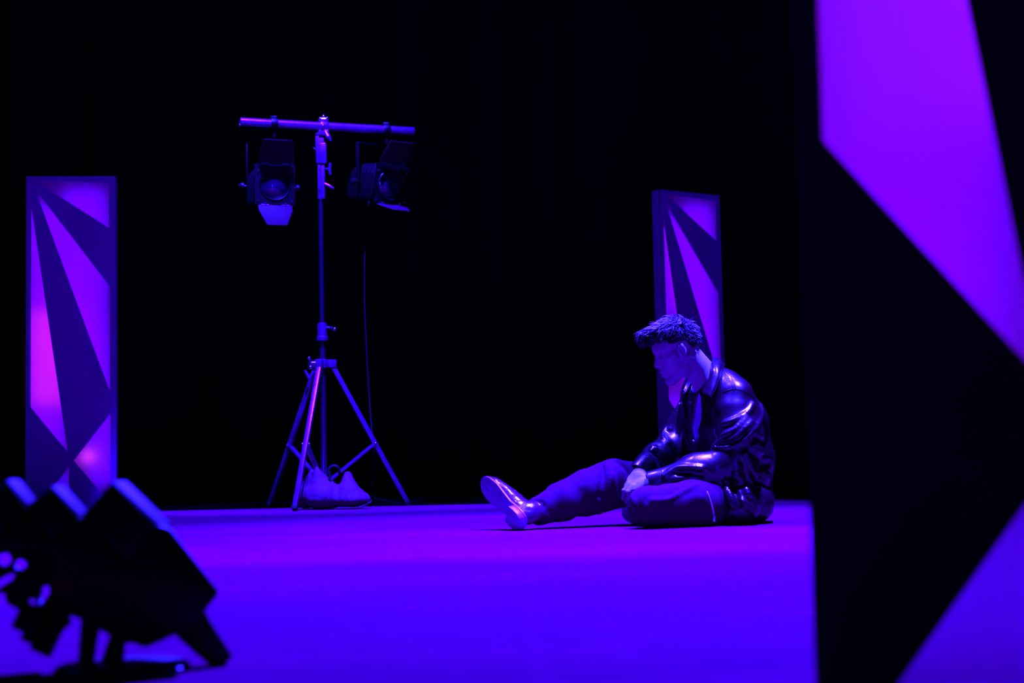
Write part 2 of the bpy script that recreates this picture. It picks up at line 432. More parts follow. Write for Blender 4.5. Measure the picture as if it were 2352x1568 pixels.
place(panel, 163, 9.3, math.radians(6), 'tall violet light box panel with ray cut-outs, far left of the light stand')
place(p2, 1603, 10.35, math.radians(34), 'tall light box panel with ray cut-outs standing behind the seated person')
p3.scale = (.93, .93, .93)
place(p3, 2452, 1.48, math.radians(-22), 'blurred black light box panel with big violet openings, closest to the lens')

# ------------------------------------------------------------------ light stand
def make_stand():
    YP = 8.93
    base = P(745, 1165, YP); r = empty('light_stand', (base[0], YP, 0)); bx = base[0]
    def pole(z0, z1, rad, name, m='alu'): return MB().tube([(bx, YP, z0), (bx, YP, z1)], rad, 20).build(name, M[m], r)
    zt = lambda py: P(740, py, YP)[2]
    pole(.10, zt(770), .0175, 'lower_tube', 'dull'); pole(zt(775), zt(320), .0140, 'upper_tube', 'dull')
    # locking collar
    c = MB(); c.lathe((bx, YP, zt(782)), (0, 0, 1), [(0, .017), (0, .033), (.012, .034), (.022, .033), (.026, .029), (.088, .029), (.098, .027), (.104, .018)], 24)
    c = c.build('collar', M['alu'], r)
    k = MB(); k.tube([(bx + .02, YP - .01, zt(752)), (bx + .062, YP - .02, zt(754))], .006, 10); k.ball((bx + .075, YP - .022, zt(757)), .011)
    k.tube([(bx + .05, YP - .02, zt(748)), (bx + .056, YP - .02, zt(760))], .005, 8); k.build('clamp_screw', M['steel'], c)
    # leg yoke
    y = MB(); y.lathe((bx, YP, zt(845)), (0, 0, 1), [(0, .018), (0, .036), (.05, .036), (.05, .018)], 24)
    feet = [(-.103, -.49), (.475, .16), (-.372, .33)]
    for fx, fy in feet:
        d = np.array([fx, fy]) / math.hypot(fx, fy); y.beam((bx + d[0] * .01, YP + d[1] * .01, zt(835)), (bx + d[0] * .078, YP + d[1] * .078, zt(835)), .036, .045, (-d[1], d[0], 0))
    y = y.build('leg_yoke', M['alu'], r, .002)
    k = MB(); kx = P(712, 833, YP - .05); k.tube([kx + (.055, 0, 0), kx], .006, 10); k.tube([kx + (-.006, 0, .03), kx + (.004, 0, -.032)], [.010, .012], 12)
    k.ball(kx + (-.004, -.008, .026), .011); k.ball(kx + (.004, -.008, -.028), .013); k.build('clamp_screw', M['steel'], y)
    k = MB(); q = P(708, 862, YP + .03); k.tube([q + (-.02, 0, .03), q + (.006, 0, -.02)], [.007, .010], 10); k.tube([q + (.03, 0, .02), q + (.006, 0, -.02)], [.007, .010], 10); k.build('clamp_screw', M['alu'], y)
    # legs and braces
    zm = zt(1020)
    for i, (fx, fy) in enumerate(feet):
        d = np.array([fx, fy]) / math.hypot(fx, fy)
        top = np.array([bx + d[0] * .06, YP + d[1] * .06, zt(842)]); ft = np.array([bx + fx, YP + fy, .012])
        t = (top[2] - zm) / (top[2] - ft[2]); mid = top + (ft - top) * t
        leg = MB().beam(top, ft, .026, .026, (-d[1], d[0], 0)).build('leg', M['alu'], r, .002)
        e = ft + (top - ft) / np.linalg.norm(top - ft) * .022
        MB().beam(e, ft - (top - ft) / np.linalg.norm(top - ft) * .006, .030, .030, (-d[1], d[0], 0)).build('foot', M['rubber'], leg, .003)
        for e in (-1, 1): MB().ball(mid + np.array([-d[1], d[0], 0]) * .02 * e, .008).build('bolt', M['steel'], leg)
        low = np.array([bx + d[0] * .03, YP + d[1] * .03, .155])
        MB().beam(mid, low, .026, .016, (-d[1], d[0], 0)).build('brace', M['alu'], r, .002)
    c = MB(); c.lathe((bx, YP, .13), (0, 0, 1), [(0, .018), (0, .034), (.045, .034), (.045, .018)], 20); c.build('brace_collar', M['alu'], r)
    # top: ratchet section, swivel, bar clamp
    a = MB(); a.box((bx - .006, YP, (zt(375) + zt(458)) / 2), (.018, .034, zt(375) - zt(458))); a.box((bx + .015, YP, (zt(375) + zt(458)) / 2), (.022, .040, zt(375) - zt(458)))
    a = a.build('lock_section', M['alu'], r, .003)
    for (px, py) in ((734, 388), (746, 386), (746, 404), (734, 436), (745, 427), (746, 445), (743, 453)):
        MB().ball(P(px, py, YP - .02), .005, 8).build('bolt', M['steel'], a)
    k = MB(); k.tube([P(748, 388, YP - .01), P(757, 388, YP - .02)], .005, 8); k.tube([P(759, 374, YP - .02), P(757, 388, YP - .02), P(759, 401, YP - .02)], [.007, .010, .007], 10); k.build('wing_knob', M['alu'], a)
    k = MB(); k.tube([P(746, 422, YP - .02), P(757, 428, YP - .03), P(767, 433, YP - .03)], [.008, .010, .005], 10); k.build('wing_knob', M['alu'], a)
    s = MB(); s.beam(P(737, 376, YP), P(735, 312, YP), .052, .05); s.beam(P(743, 376, YP - .005), P(741, 330, YP - .005), .045, .05); s.box(P(738, 309, YP), (.075, .06, .018))
    s = s.build('swivel_head', M['alu'], r, .006)
    MB().tube([P(720, 340, YP - .02), P(726, 344, YP - .02), P(727, 365, YP - .02), P(734, 369, YP - .02)], .005, 8).build('safety_pin', M['steel'], s)
    MB().tube([P(748, 302, YP - .03), P(754, 314, YP - .04), P(760, 324, YP - .04)], [.010, .015, .006], 10).build('wing_knob', M['alu'], s)
    # cross bar
    A, B = P(552, 280, 8.75), P(950, 302, 9.11); d = (B - A) / np.linalg.norm(B - A); n = 24
    bar = MB(); bar.tube([A, B], .0255, n, cap=False); bar.tube([B, A], .0225, n, cap=False)
    for q, e in ((A, 0), (B, 0)):
        pass
    bar.build('cross_bar', M['alu'], r)
    cpt = A + (B - A) * .472
    c = MB(); c.lathe(cpt - d * .024, d, [(0, .026), (0, .034), (.014, .035), (.034, .035), (.048, .034), (.048, .026)], 24)
    c.box(cpt + (0, -.005, .036), (.055, .03, .014)); c.box(cpt + (0, 0, -.04), (.06, .05, .03)); c = c.build('bar_clamp', M['alu'], r, .002)
    k = MB(); k.tube([cpt + (0, -.004, .035), cpt + (0, -.004, .075)], .005, 8); k.ball(cpt + (0, -.004, .058), .012); k.ball(cpt + (-.02, -.015, .045), .009); k.ball(cpt + (.022, -.015, .045), .009); k.tube([cpt + (-.02, -.012, .045), cpt + (.022, -.012, .045)], .005, 8)
    k.build('wing_nut', M['steel'], c); MB().ball(cpt + (.002, -.036, .0), .006).build('bolt', M['steel'], c)
    tag(r, 'silver lighting stand with T bar and three braced legs', 'light stand')
    return A, B
BAR_A, BAR_B = make_stand()

# ------------------------------------------------------------------ fresnel lamps hanging from the bar
def make_fresnel(barpx, barpy, t, cpx, cpy, yaw, tilt, low_angle, top_angle, lbl):
    hook = BAR_A + (BAR_B - BAR_A) * t; Y = hook[1]
    C = P(cpx, cpy, Y - .10)                               # centre of the lens front
    r = empty('fresnel_lamp', tuple(hook))
    ax = np.array(Matrix.Rotation(yaw, 3, 'Z') @ Matrix.Rotation(tilt, 3, 'X'))       # local x right, y back, z up
    L = lambda x, y, z: C + ax @ np.array([x, y, z])
    S = .116
    # hook clamp and yoke
    bd = (BAR_B - BAR_A) / np.linalg.norm(BAR_B - BAR_A)
    k = MB(); k.lathe(hook - bd * .02, bd, [(0, .026), (0, .034), (.04, .034), (.04, .026)], 20); k.box(hook + (0, 0, .035), (.035, .035, .016)); k.tube([hook + (0, 0, -.03), hook + (0, 0, -.085)], .008, 10)
    k.build('hook_clamp', M['black_metal'], r, .002)
    pv = L(0, .15, 0); s = ax[:, 0]
    yt = hook[2] - .085
    yk = MB()
    for e in (-1, 1):
        a = pv + s * e * .135; top = np.array([a[0], a[1], yt])
        yk.beam(a, top, .030, .006, ax[:, 1])
    a, b = pv - s * .135, pv + s * .135; a = np.array([a[0], a[1], yt]); b = np.array([b[0], b[1], yt])
    yk.beam(a, b, .030, .006, ax[:, 1]); yk = yk.build('yoke', M['black_metal'], r, .001)
    for e in (-1, 1):
        q = pv + s * e * .135; kb = MB(); kb.lathe(q, s * e, [(0, .0), (0, .008), (.018, .008), (.02, .022), (.036, .022), (.04, .016), (.04, 0)], 12)
        kb.build('tilt_knob', M['black_metal'], yk)
        MB().ball(q + s * e * .043 + np.array([0, -.008, .004]), .005, 8).build('screw', M['steel'], yk)
    # housing with rounded top, ribs and back
    prof = [(-.105, -.10), (.105, -.10), (.112, -.085), (.112, .06), (.09, .10), (.05, .118), (-.05, .118), (-.09, .10), (-.112, .06), (-.112, -.085)]
    h = MB(); h.prism([L(x, .012, z) for x, z in prof], ax[:, 1] * .29); h = h.build('housing', M['black_metal'], r, .004)
    for i in range(5):
        y = .06 + i * .045; MB().prism([L(x * 1.03, y, z * 1.03) for x, z in prof], ax[:, 1] * .008).build('cooling_rib', M['black_metal'], h)
    # front frame with the round opening, lens ring, lens
    circ = [(.088 * math.cos(u), .088 * math.sin(u)) for u in np.linspace(0, 2 * math.pi, 40, endpoint=False)]
    me = outline_mesh('front_frame', [[(-S, -S), (S, -S), (S, S), (-S, S)], circ], .008)
    me.transform(Matrix.Translation(Vector(C)) @ Matrix(ax.tolist()).to_4x4()); fr = link('front_frame', me, M['black_metal'], r)
    g = MB(); g.lathe(L(0, 0, 0), -ax[:, 1], [(-.012, .094), (.006, .094), (.013, .089), (.006, .083), (-.012, .083)], 40); g.build('lens_ring', M['black_metal'], fr)
    g = MB(); g.lathe(L(0, .014, 0), -ax[:, 1], [(.030 * (1 - (q / .086) ** 2), q) for q in np.linspace(.086, 0, 10)], 40); g.build('lens', M['lens'], r)
    for ex, ez in ((-1, -1), (1, -1), (-1, 1), (1, 1)):
        MB().ball(L(ex * .098, -.012, ez * (.075 if ez > 0 else .095)), .0048, 8).build('screw', M['steel'], fr)
    # barn doors: upper and lower leaf, each on two hinges; narrow side leaves folded forward
    for nm, sz, ang, ln, w0, w1 in (('top', 1, top_angle, .15, .098, .085), ('low', -1, low_angle, .135, .098, .062)):
        z0 = sz * (S + .006); dirv = np.array([0, -math.cos(ang), sz * math.sin(ang)])
        pts = [L(-w0, -.016, z0), L(w0, -.016, z0)]; kk = .25
        for u, v in ((w0, kk), (w1, .92), (w1 - .006, 1.0), (-w1 + .006, 1.0), (-w1, .92), (-w0, kk)):
            pts.append(L(u, -.016 + dirv[1] * ln * v, z0 + dirv[2] * ln * v))
        lf = MB().prism(pts, ax @ np.array([0, -dirv[2] * sz, dirv[1] * sz]) * .003 * -sz).build('barn_door_leaf', M['leaf'], r, .0006)
        for e in (-.06, .06):
            hg = MB().tube([L(e - .022, -.017, z0), L(e + .022, -.017, z0)], .0055, 10); hg.ball(L(e, -.024, z0 - sz * .012), .004, 8); hg.build('hinge', M['alu'], lf)
    tag(r, lbl, 'stage lamp', 'fresnel lamps on the T bar')
make_fresnel(627, 283, .188, 631, 424, math.radians(20), math.radians(4), math.radians(62), math.radians(56), 'black fresnel lamp on the left of the T bar, lower flap lit blue')
make_fresnel(886, 297, .838, 897, 424, math.radians(38), math.radians(10), math.radians(12), math.radians(60), 'black fresnel lamp on the right of the T bar, turned aside')

# power cable from the right lamp down to the floor
cpx = [(852, 400, 9.36), (847, 470, 9.30), (839, 560, 9.18), (837, 660, 9.18), (839, 740, 9.17), (845, 860, 9.15), (851, 950, 9.12), (858, 1030, 9.10), (862, 1090, 9.2), (850, 1135, 9.35)]
tag(MB().tube(smooth_line([P(*q) for q in cpx] + [np.array([-.75, 9.5, .006]), np.array([-.6, 9.9, .006])], 8), .0042, 8).build('power_cable', M['rubber']),
    'thin black power cable hanging from the right fresnel lamp', 'cable')

# ------------------------------------------------------------------ saddle sandbag over the braces
def make_sandbag():
    Q = lambda x, y, dy=0: P(x, y, 8.60 + dy)
    def fn(p):
        a = ell(p, Q(745, 1143, .02), (.105, .10, .070)); b = ell(p, Q(808, 1146, .0), (.105, .085, .052))
        a = smin(a, cap(p, Q(738, 1128, .02), Q(728, 1075, .03), .068, .012), .05)
        a = smin(a, cap(p, Q(760, 1128, .03), Q(742, 1100, .05), .05, .02), .04)
        b = smin(b, cap(p, Q(800, 1130, .01), Q(799, 1092, .06), .066, .022), .045)
        c = smin(a, b, .03)
        l = ell(p, Q(703, 1140, .10), (.055, .09, .070)); l = smin(l, cap(p, Q(705, 1125, .08), Q(716, 1085, .06), .046, .015), .03)
        c = smin(c, l, .012)
        for k, (q0, q1, rr) in enumerate([((786, 1112), (808, 1132), .006), ((795, 1098), (815, 1125), .006), ((772, 1135), (780, 1165), .008), ((727, 1100), (729, 1150), .006)]):
            c = smax(c, -cap(p, Q(*q0, -.075), Q(*q1, -.095), rr), .012)
        c = c + .0035 * vnoise(p, 22, 2) + .002 * vnoise(p, 55, 5)
        return smax(c, -(p[:, 2] - .004), .004)
    lo = np.minimum(Q(670, 1060), Q(860, 1180)) - .13; hi = np.maximum(Q(670, 1060), Q(860, 1180)) + .18; lo[2] = -.02; hi[2] = .36
    q = Q(760, 1168)
    r = empty('sandbag', (q[0], 8.6, 0)); link('bag', mesh_sdf(fn, lo, hi, .0045, 'bag'), M['sandbag'], r)
    pts = [Q(775, 1171, -.05), Q(800, 1170, -.07), Q(828, 1164, -.06), Q(848, 1154, -.02), Q(851, 1150, .02)]
    MB().tube([np.array([a[0], a[1], max(a[2], .008)]) for a in smooth_line(pts, 5)], .0065, 8).build('seam', M['sandbag'], r)
    MB().tube(smooth_line([Q(758, 1100, .0), Q(756, 1078, .0), Q(766, 1070, .0), Q(776, 1074, .0), Q(781, 1090, .02)], 6), .009, 8).build('handle', M['rubber'], r)
    t = Q(679, 1164, .02); MB().box((t[0], t[1], max(t[2], .02)), (.022, .004, .016)).build('tag', M['red'], r)
    tag(r, 'canvas saddle sandbag draped over the low braces of the light stand', 'sandbag')
make_sandbag()

# ------------------------------------------------------------------ dark lantern standing close to the lens, lower left
def make_lantern():
    Y0 = 2.06
    Q = lambda x, y, dy=0: P(x, y, Y0 + dy)
    r = empty('floor_lantern', (Q(250, 1540)[0], Y0, 0))
    def slab(name, pts, dy, depth, m, bevel=.004, parent=r, lean=-.42):
        return MB().prism([Q(x, y, dy) for x, y in pts], (lean * depth, depth, 0)).build(name, M[m], parent, bevel)
    slab('housing', [(-60, 1200), (60, 1165), (190, 1188), (345, 1200), (392, 1211), (450, 1288), (507, 1362), (478, 1398), (452, 1440), (405, 1458), (372, 1474), (335, 1490), (306, 1476), (285, 1482), (205, 1430), (150, 1405), (128, 1350), (128, 1270), (60, 1260), (-60, 1290)], 0, .035, 'black_metal', .006)
    slab('vent_hood', [(-70, 1190), (18, 1098), (66, 1158), (0, 1235)], .004, .05, 'hood_metal', lean=0)
    slab('vent_hood', [(58, 1165), (122, 1112), (186, 1183), (120, 1240)], .004, .05, 'hood_metal', lean=0)
    slab('vent_hood', [(186, 1184), (263, 1102), (374, 1208), (290, 1290)], .004, .06, 'hood_metal', lean=0)
    for pts in ([(-60, 1190), (16, 1103), (58, 1158), (0, 1235)], [(64, 1160), (120, 1116), (178, 1182), (120, 1240)], [(192, 1180), (260, 1106), (362, 1206), (290, 1290)]):
        slab('hood_face', pts, -.004, .008, 'black_metal', .001)
    slab('barn_door_leaf', [(466, 1385), (484, 1424), (538, 1508), (524, 1520), (520, 1534), (496, 1540), (440, 1492), (400, 1455)], .004, .02, 'black_metal', .004)
    slab('front_rim', [(392, 1213), (507, 1360), (497, 1369), (382, 1222)], -.012, .05, 'black_metal', .004)
    # bracket legs, and a flat black disc standing in for the lantern's floor shadow
    for pts in ([(190, 1410), (236, 1425), (226, 1470), (216, 1545), (180, 1545), (184, 1480)], [(262, 1440), (292, 1460), (284, 1545), (226, 1545), (246, 1490)]):
        slab('bracket', pts, .0, .02, 'black_metal', .004)
    fc = Q(295, 1541); MB().lathe((fc[0], Y0 - .03, 0.0005), (0, 0, 1), [(0, 0), (0, .088), (.006, .088), (.010, .082), (.010, 0)], 40).build('shadow_disc', M['black_metal'], r)
    # cooling fins and looped leads at the rear
    for (x0, y0, x1, y1, wd) in ((108, 1395, 70, 1478, .012), (140, 1400, 92, 1500, .012), (78, 1390, 48, 1450, .011)):
        MB().beam(Q(x0, y0, .0), Q(x1, y1, .0), wd, .03, (0, 1, 0)).build('cooling_fin', M['black_metal'], r, .002)
    def el(x, y, a_, b_): return [(x + a_ * math.cos(u), y + b_ * math.sin(u)) for u in np.linspace(0, 2 * math.pi, 12, endpoint=False)]
    loops = [[(-80, 1150), (60, 1165), (200, 1200), (210, 1432), (130, 1404), (40, 1402), (12, 1386), (6, 1362), (-12, 1352), (-80, 1390)],
             el(5, 1284, 17, 16), el(43, 1297, 15, 11), [(-30, 1350), (4, 1326), (32, 1316), (26, 1330), (0, 1346), (-30, 1372)], [(92, 1350), (108, 1345), (112, 1358), (98, 1382), (88, 1386)], el(70, 1384, 9, 9)]
    me = outline_mesh('rear_plate', [[(Q(x, y)[0], Q(x, y)[2]) for x, y in L] for L in loops], .006); me.transform(Matrix.Translation((0, Y0 + .01, 0)))
    link('rear_plate', me, M['black_metal'], r)
    slab('warning_label', [(120, 1335), (162, 1322), (168, 1362), (128, 1372)], -.0012, .0012, 'red_dim', 0)
    slab('indicator_tab', [(134, 1412), (158, 1404), (166, 1432), (146, 1448), (132, 1440)], -.002, .004, 'red_dim', .001)
    tag(r, 'dark blurred stage lantern with stepped hoods over a black disc as its floor shadow, lower left corner', 'stage lantern')
M['hood_metal'] = mat('hood_metal', (0.016, 0.0002, 0.007), 0.6, spec=0.05, var=(30, .3))
M['red_dim'] = mat('dark_red_paint', (0.30, 0.012, 0.0), 0.5)
make_lantern()

# ================================================================== the seated person
FI = math.radians(25)
FW = np.array([-math.cos(FI), -math.sin(FI), 0]); LF = np.array([math.sin(FI), -math.cos(FI), 0]); UP = np.array([0, 0, 1.0])   # forward, the person's left, up
def lean(a):
    f = FW * math.cos(a) - UP * math.sin(a); u = UP * math.cos(a) + FW * math.sin(a)
    return np.column_stack([f, LF, u])
J = dict(pelvis=P(1682, 1135, 6.0), hip_n=P(1690, 1150, 5.85), hip_f=P(1640, 1128, 6.13),
         knee_n=P(1490, 1164, 5.63), ank_n=P(1575, 1184, 5.96), toe_n=P(1443, 1188, 6.0),
         knee_f=P(1405, 1103, 5.92), ank_f=P(1238, 1175, 5.77),
         sh_n=P(1690, 952, 5.855), el_n=P(1690, 1070, 5.79), wr_n=P(1503, 1110, 5.79),
         sh_f=P(1603, 935, 6.14), el_f=P(1552, 1020, 6.13), wr_f=P(1470, 1086, 5.92),
         neck=P(1637, 885, 5.98))
# ---- head frame
HP, HYAW = math.radians(20), math.radians(12)
hf0 = np.array([-math.cos(HYAW), -math.sin(HYAW), 0]); hl = np.array([math.sin(HYAW), -math.cos(HYAW), 0])
hf = hf0 * math.cos(HP) - UP * math.sin(HP); hu = UP * math.cos(HP) + hf0 * math.sin(HP)
HA = np.column_stack([hf, hl, hu]); HS = 0.97
HO = P(1562, 804, 5.965)
def hp(x, y, z): return HO + HA @ (np.array([x, y, z]) * HS)

def head_sdf(p):
    q = ((p - _v(HO)) @ _v(HA)) / f32(HS)
    q = q.astype(f32); qs = q.copy(); qs[:, 1] = np.abs(qs[:, 1])            # left and right alike
    d = ell(q, (.003, 0, .040), (.090, .074, .074))
    d = smin(d, ell(q, (.050, 0, .032), (.055, .060, .050)), .03)             # forehead
    d = smin(d, ell(q, (.045, 0, -.035), (.058, .056, .062)), .03)            # mid face
    d = smin(d, cap(qs, (.005, .052, -.035), (.030, .045, -.078), .020, .018), .025)   # jaw angle
    d = smin(d, cap(qs, (.030, .045, -.078), (.080, .012, -.102), .018, .017), .025)   # jaw line
    d = smin(d, ell(q, (.082, 0, -.100), (.020, .025, .019)), .016)           # chin
    d = smin(d, cap(qs, (.086, .012, .030), (.078, .045, .026), .013, .012), .016)     # brow ridge
    d = smin(d, cap(qs, (.070, .050, -.012), (.055, .062, -.006), .016, .012), .02)    # cheek bone
    d = smax(d, -ell(qs, (.107, .033, .010), (.020, .018, .013)), .012)       # eye sockets
    d = smin(d, ell(qs, (.083, .032, .008), (.013, .014, .012)), .004)        # eyeballs under lids
    d = smin(d, cap(qs, (.093, .022, .013), (.090, .044, .011), .0035, .003), .004)    # upper lid
    d = smin(d, chain(q, [(.094, 0, .018), (.104, 0, -.006), (.114, 0, -.023)], [.008, .0095, .0110], .008), .010)  # nose
    d = smin(d, ell(qs, (.101, .013, -.029), (.011, .008, .009)), .006)
    d = smax(d, -ell(qs, (.107, .007, -.036), (.005, .004, .004)), .004)
    d = smin(d, ell(q, (.092, 0, -.057), (.016, .030, .020)), .014)           # mouth mound
    d = smin(d, chain(qs, [(.107, 0, -.056), (.103, .010, -.0555), (.092, .024, -.0600)], [.0058, .0062, .003], .004), .004)
    d = smin(d, chain(qs, [(.104, 0, -.0700), (.101, .010, -.0700), (.091, .022, -.0630)], [.0068, .0066, .003], .004), .004)
    d = smax(d, -chain(qs, [(.115, 0, -.0630), (.106, .014, -.0628), (.094, .027, -.0610)], [.0022, .002, .0015], .002), .003)
    # ear
    e = ell(q * f32([1, 0, 1]) + np.abs(qs) * f32([0, 1, 0]), (.021, .081, -.002), (.020, .0085, .032), np.column_stack([(math.cos(.2), 0, math.sin(.2)), (0, 1, 0), (-math.sin(.2), 0, math.cos(.2))]))
    e = smax(e, -ell(qs, (.024, .092, .001), (.012, .009, .021)), .004)
    e = smin(e, chain(qs, [(.016, .082, .018), (.012, .084, .004), (.018, .083, -.012)], [.003, .0035, .003], .002), .003); e = smin(e, ell(qs, (.034, .077, -.006), (.005, .006, .007)), .003)
    e = smin(e, cap(qs, (.028, .077, -.025), (.031, .075, -.031), .007, .005), .006)
    return smin(d, e, .006) * f32(HS)

def hand_parts(wr, palm_c, A, fingers, thumb):
    """palm frame A: columns = towards fingers, across the palm, back of hand"""
    g = lambda x, y, z: palm_c + A @ np.array([x, y, z])
    return dict(wr=wr, c=palm_c, A=A, f=[[g(*q) for q in f] for f in fingers], t=[g(*q) for q in thumb])
def ortho(t, n):
    t = np.array(t, float); t /= np.linalg.norm(t); n = np.array(n, float); n = n - t * (n @ t); n /= np.linalg.norm(n)
    return np.column_stack([t, np.cross(n, t), n])
# far hand: hangs from its cuff, back of the hand to the viewer and up, fingers curled down round the other hand
Hf = hand_parts(J['wr_f'], P(1458, 1100, 5.87), ortho((-.72, -.30, -.50), (-.35, -.50, .78)),
    [[(.036, y, .004), (.068 - .004 * abs(i - 1), y * 1.10, -.004), (.084 - .005 * abs(i - 1), y * 1.14, -.028), (.066, y * 1.08, -.048)] for i, y in enumerate((.034, .0115, -.0115, -.033))],
    [(-.024, .030, -.004), (-.004, .054, -.012), (.026, .058, -.026), (.050, .047, -.036)])
Hn = hand_parts(J['wr_n'], P(1470, 1117, 5.84), ortho((-.72, .62, -.15), (-.10, -.35, .92)),
    [[(.035, y, .002), (.068, y, -.004), (.080, y, -.030), (.060, y, -.046)] for i, y in enumerate((.031, .010, -.011, -.030))],
    [(-.02, -.032, -.002), (.006, -.054, .004), (.030, -.060, .008), (.052, -.056, .006)])
def hand_sdf(p, H):
    d = ell(p, H['c'] + H['A'] @ np.array([.004, 0, 0]), (.052, .043, .0165), H['A'])
    d = smin(d, cap(p, H['wr'], H['c'] - H['A'] @ np.array([.02, 0, 0]), .025, .023), .025)
    f = None
    for k, q in enumerate(H['f']):
        e = chain(p, q, [.0092, .0090, .0082, .0070] if k < 3 else [.0084, .0078, .0072, .0062], .003)
        e = smin(e, ell(p, q[1], (.0100,) * 3), .003); f = e if f is None else np.minimum(f, e)
    d = smin(d, f, .006)
    return smin(d, chain(p, H['t'], [.0150, .0125, .0105, .0085], .005), .010)

def body_sdf(p):
    d = smin(head_sdf(p), cap(p, P(1630, 880, 5.985), P(1588, 826, 5.97), .060, .053), .03)
    # trunk and limbs, all inside the clothes
    d = smin(d, chain(p, [J['neck'], P(1660, 950, 5.99), P(1675, 1040, 6.0), J['pelvis']], [.062, .085, .085, .09], .04), .03)
    d = smin(d, cap(p, J['sh_n'], J['sh_f'], .045), .04)
    for s in 'nf':
        d = smin(d, chain(p, [J['sh_' + s], J['el_' + s], J['wr_' + s]], [.045, .036, .025], .02), .02)
        d = smin(d, chain(p, [J['hip_' + s], J['knee_' + s], J['ank_' + s]], [.06, .045, .034], .02), .02)
    d = smin(d, hand_sdf(p, Hf), .012)
    return smin(d, hand_sdf(p, Hn), .012)

person = empty('person', (J['pelvis'][0], 6.0, 0))
pts = np.array(list(J.values()) + [hp(.13, 0, 0), hp(-.1, 0, .15), hp(0, .1, 0), hp(0, -.1, 0), Hf['f'][0][3], Hn['f'][0][3]])
lo, hi = pts.min(0) - .08, pts.max(0) + .08
body = link('body', mesh_sdf(body_sdf, lo, hi, .0028, 'body'), M['skin'], person)

# ---- trousers
def trousers_sdf(p, w=True):
    nr = chain(p, [J['hip_n'], P(1590, 1160, 5.72), J['knee_n']], [.098, .090, .074], .03)
    nr = smin(nr, chain(p, [J['knee_n'] + (0, .01, 0), J['ank_n']], [.072, .052], .02), .025)
    kf = J['knee_f']
    far = chain(p, [J['hip_f'], kf + (.02, .02, -.005)], [.10, .078], .03)
    far = smin(far, chain(p, [kf, P(1345, 1128, 5.87), P(1290, 1152, 5.82), P(1242, 1172, 5.775)], [.078, .078, .070, .057], .02), .035)
    far = smin(far, cap(p, P(1420, 1140, 5.90), P(1345, 1165, 5.86), .045, .035), .03)     # cloth hanging below the knee
    d = smin(nr, far, .015)
    d = smin(d, ell(p, J['pelvis'] + (0, 0, -.01), (.13, .17, .11), lean(0)), .04)
    if w:
        d = d + .0035 * vnoise(p, 16, 11) + .0022 * vnoise(p, 38, 12)
        for (pa, rr) in TR_IN: d = near(p, d, pa, rr, lambda a, b: smax(a, -b, .014))
        for (pa, rr) in TR_OUT: d = near(p, d, pa, rr, lambda a, b: smin(a, b, .014))
    return smax(d, -(p[:, 2] - .003), .006)
TR_IN, TR_OUT = [], []
base_t = lambda p: trousers_sdf(p, False)
_in = [[(1388, 1072), (1384, 1095), (1376, 1130)], [(1416, 1058), (1440, 1080), (1446, 1100)], [(1376, 1135), (1362, 1165), (1362, 1185)],
       [(1230, 1150), (1242, 1152), (1248, 1162)], [(1500, 1190), (1540, 1180), (1590, 1178)], [(1585, 1118), (1555, 1132), (1520, 1150)]]
_out = [[(1392, 1062), (1398, 1100), (1392, 1140), (1380, 1175)], [(1408, 1090), (1412, 1120), (1420, 1150)], [(1375, 1150), (1372, 1185)], [(1230, 1175), (1255, 1185)],
        [(1600, 1115), (1570, 1128), (1535, 1146), (1500, 1150)], [(1452, 1140), (1462, 1165), (1456, 1190)]]
_i = [hit(base_t, smooth_line(l, 4)[:, :2]) for l in _in]; _o = [hit(base_t, smooth_line(l, 4)[:, :2], lift=-.003) for l in _out]
TR_IN = [(q, .006) for q in _i if len(q) > 3]; TR_OUT = [(q, .0075) for q in _o if len(q) > 3]
pts = np.array([J[k] for k in ('hip_n', 'hip_f', 'knee_n', 'ank_n', 'knee_f', 'ank_f', 'pelvis')])
lo, hi = pts.min(0) - .2, pts.max(0) + .2; lo[2] = -.01
trousers = link('trousers', mesh_sdf(trousers_sdf, lo, hi, .0042, 'trousers'), M['trousers'], person)
tag(person, 'person in a black leather jacket sitting on the floor, head bowed, one knee raised', 'person')

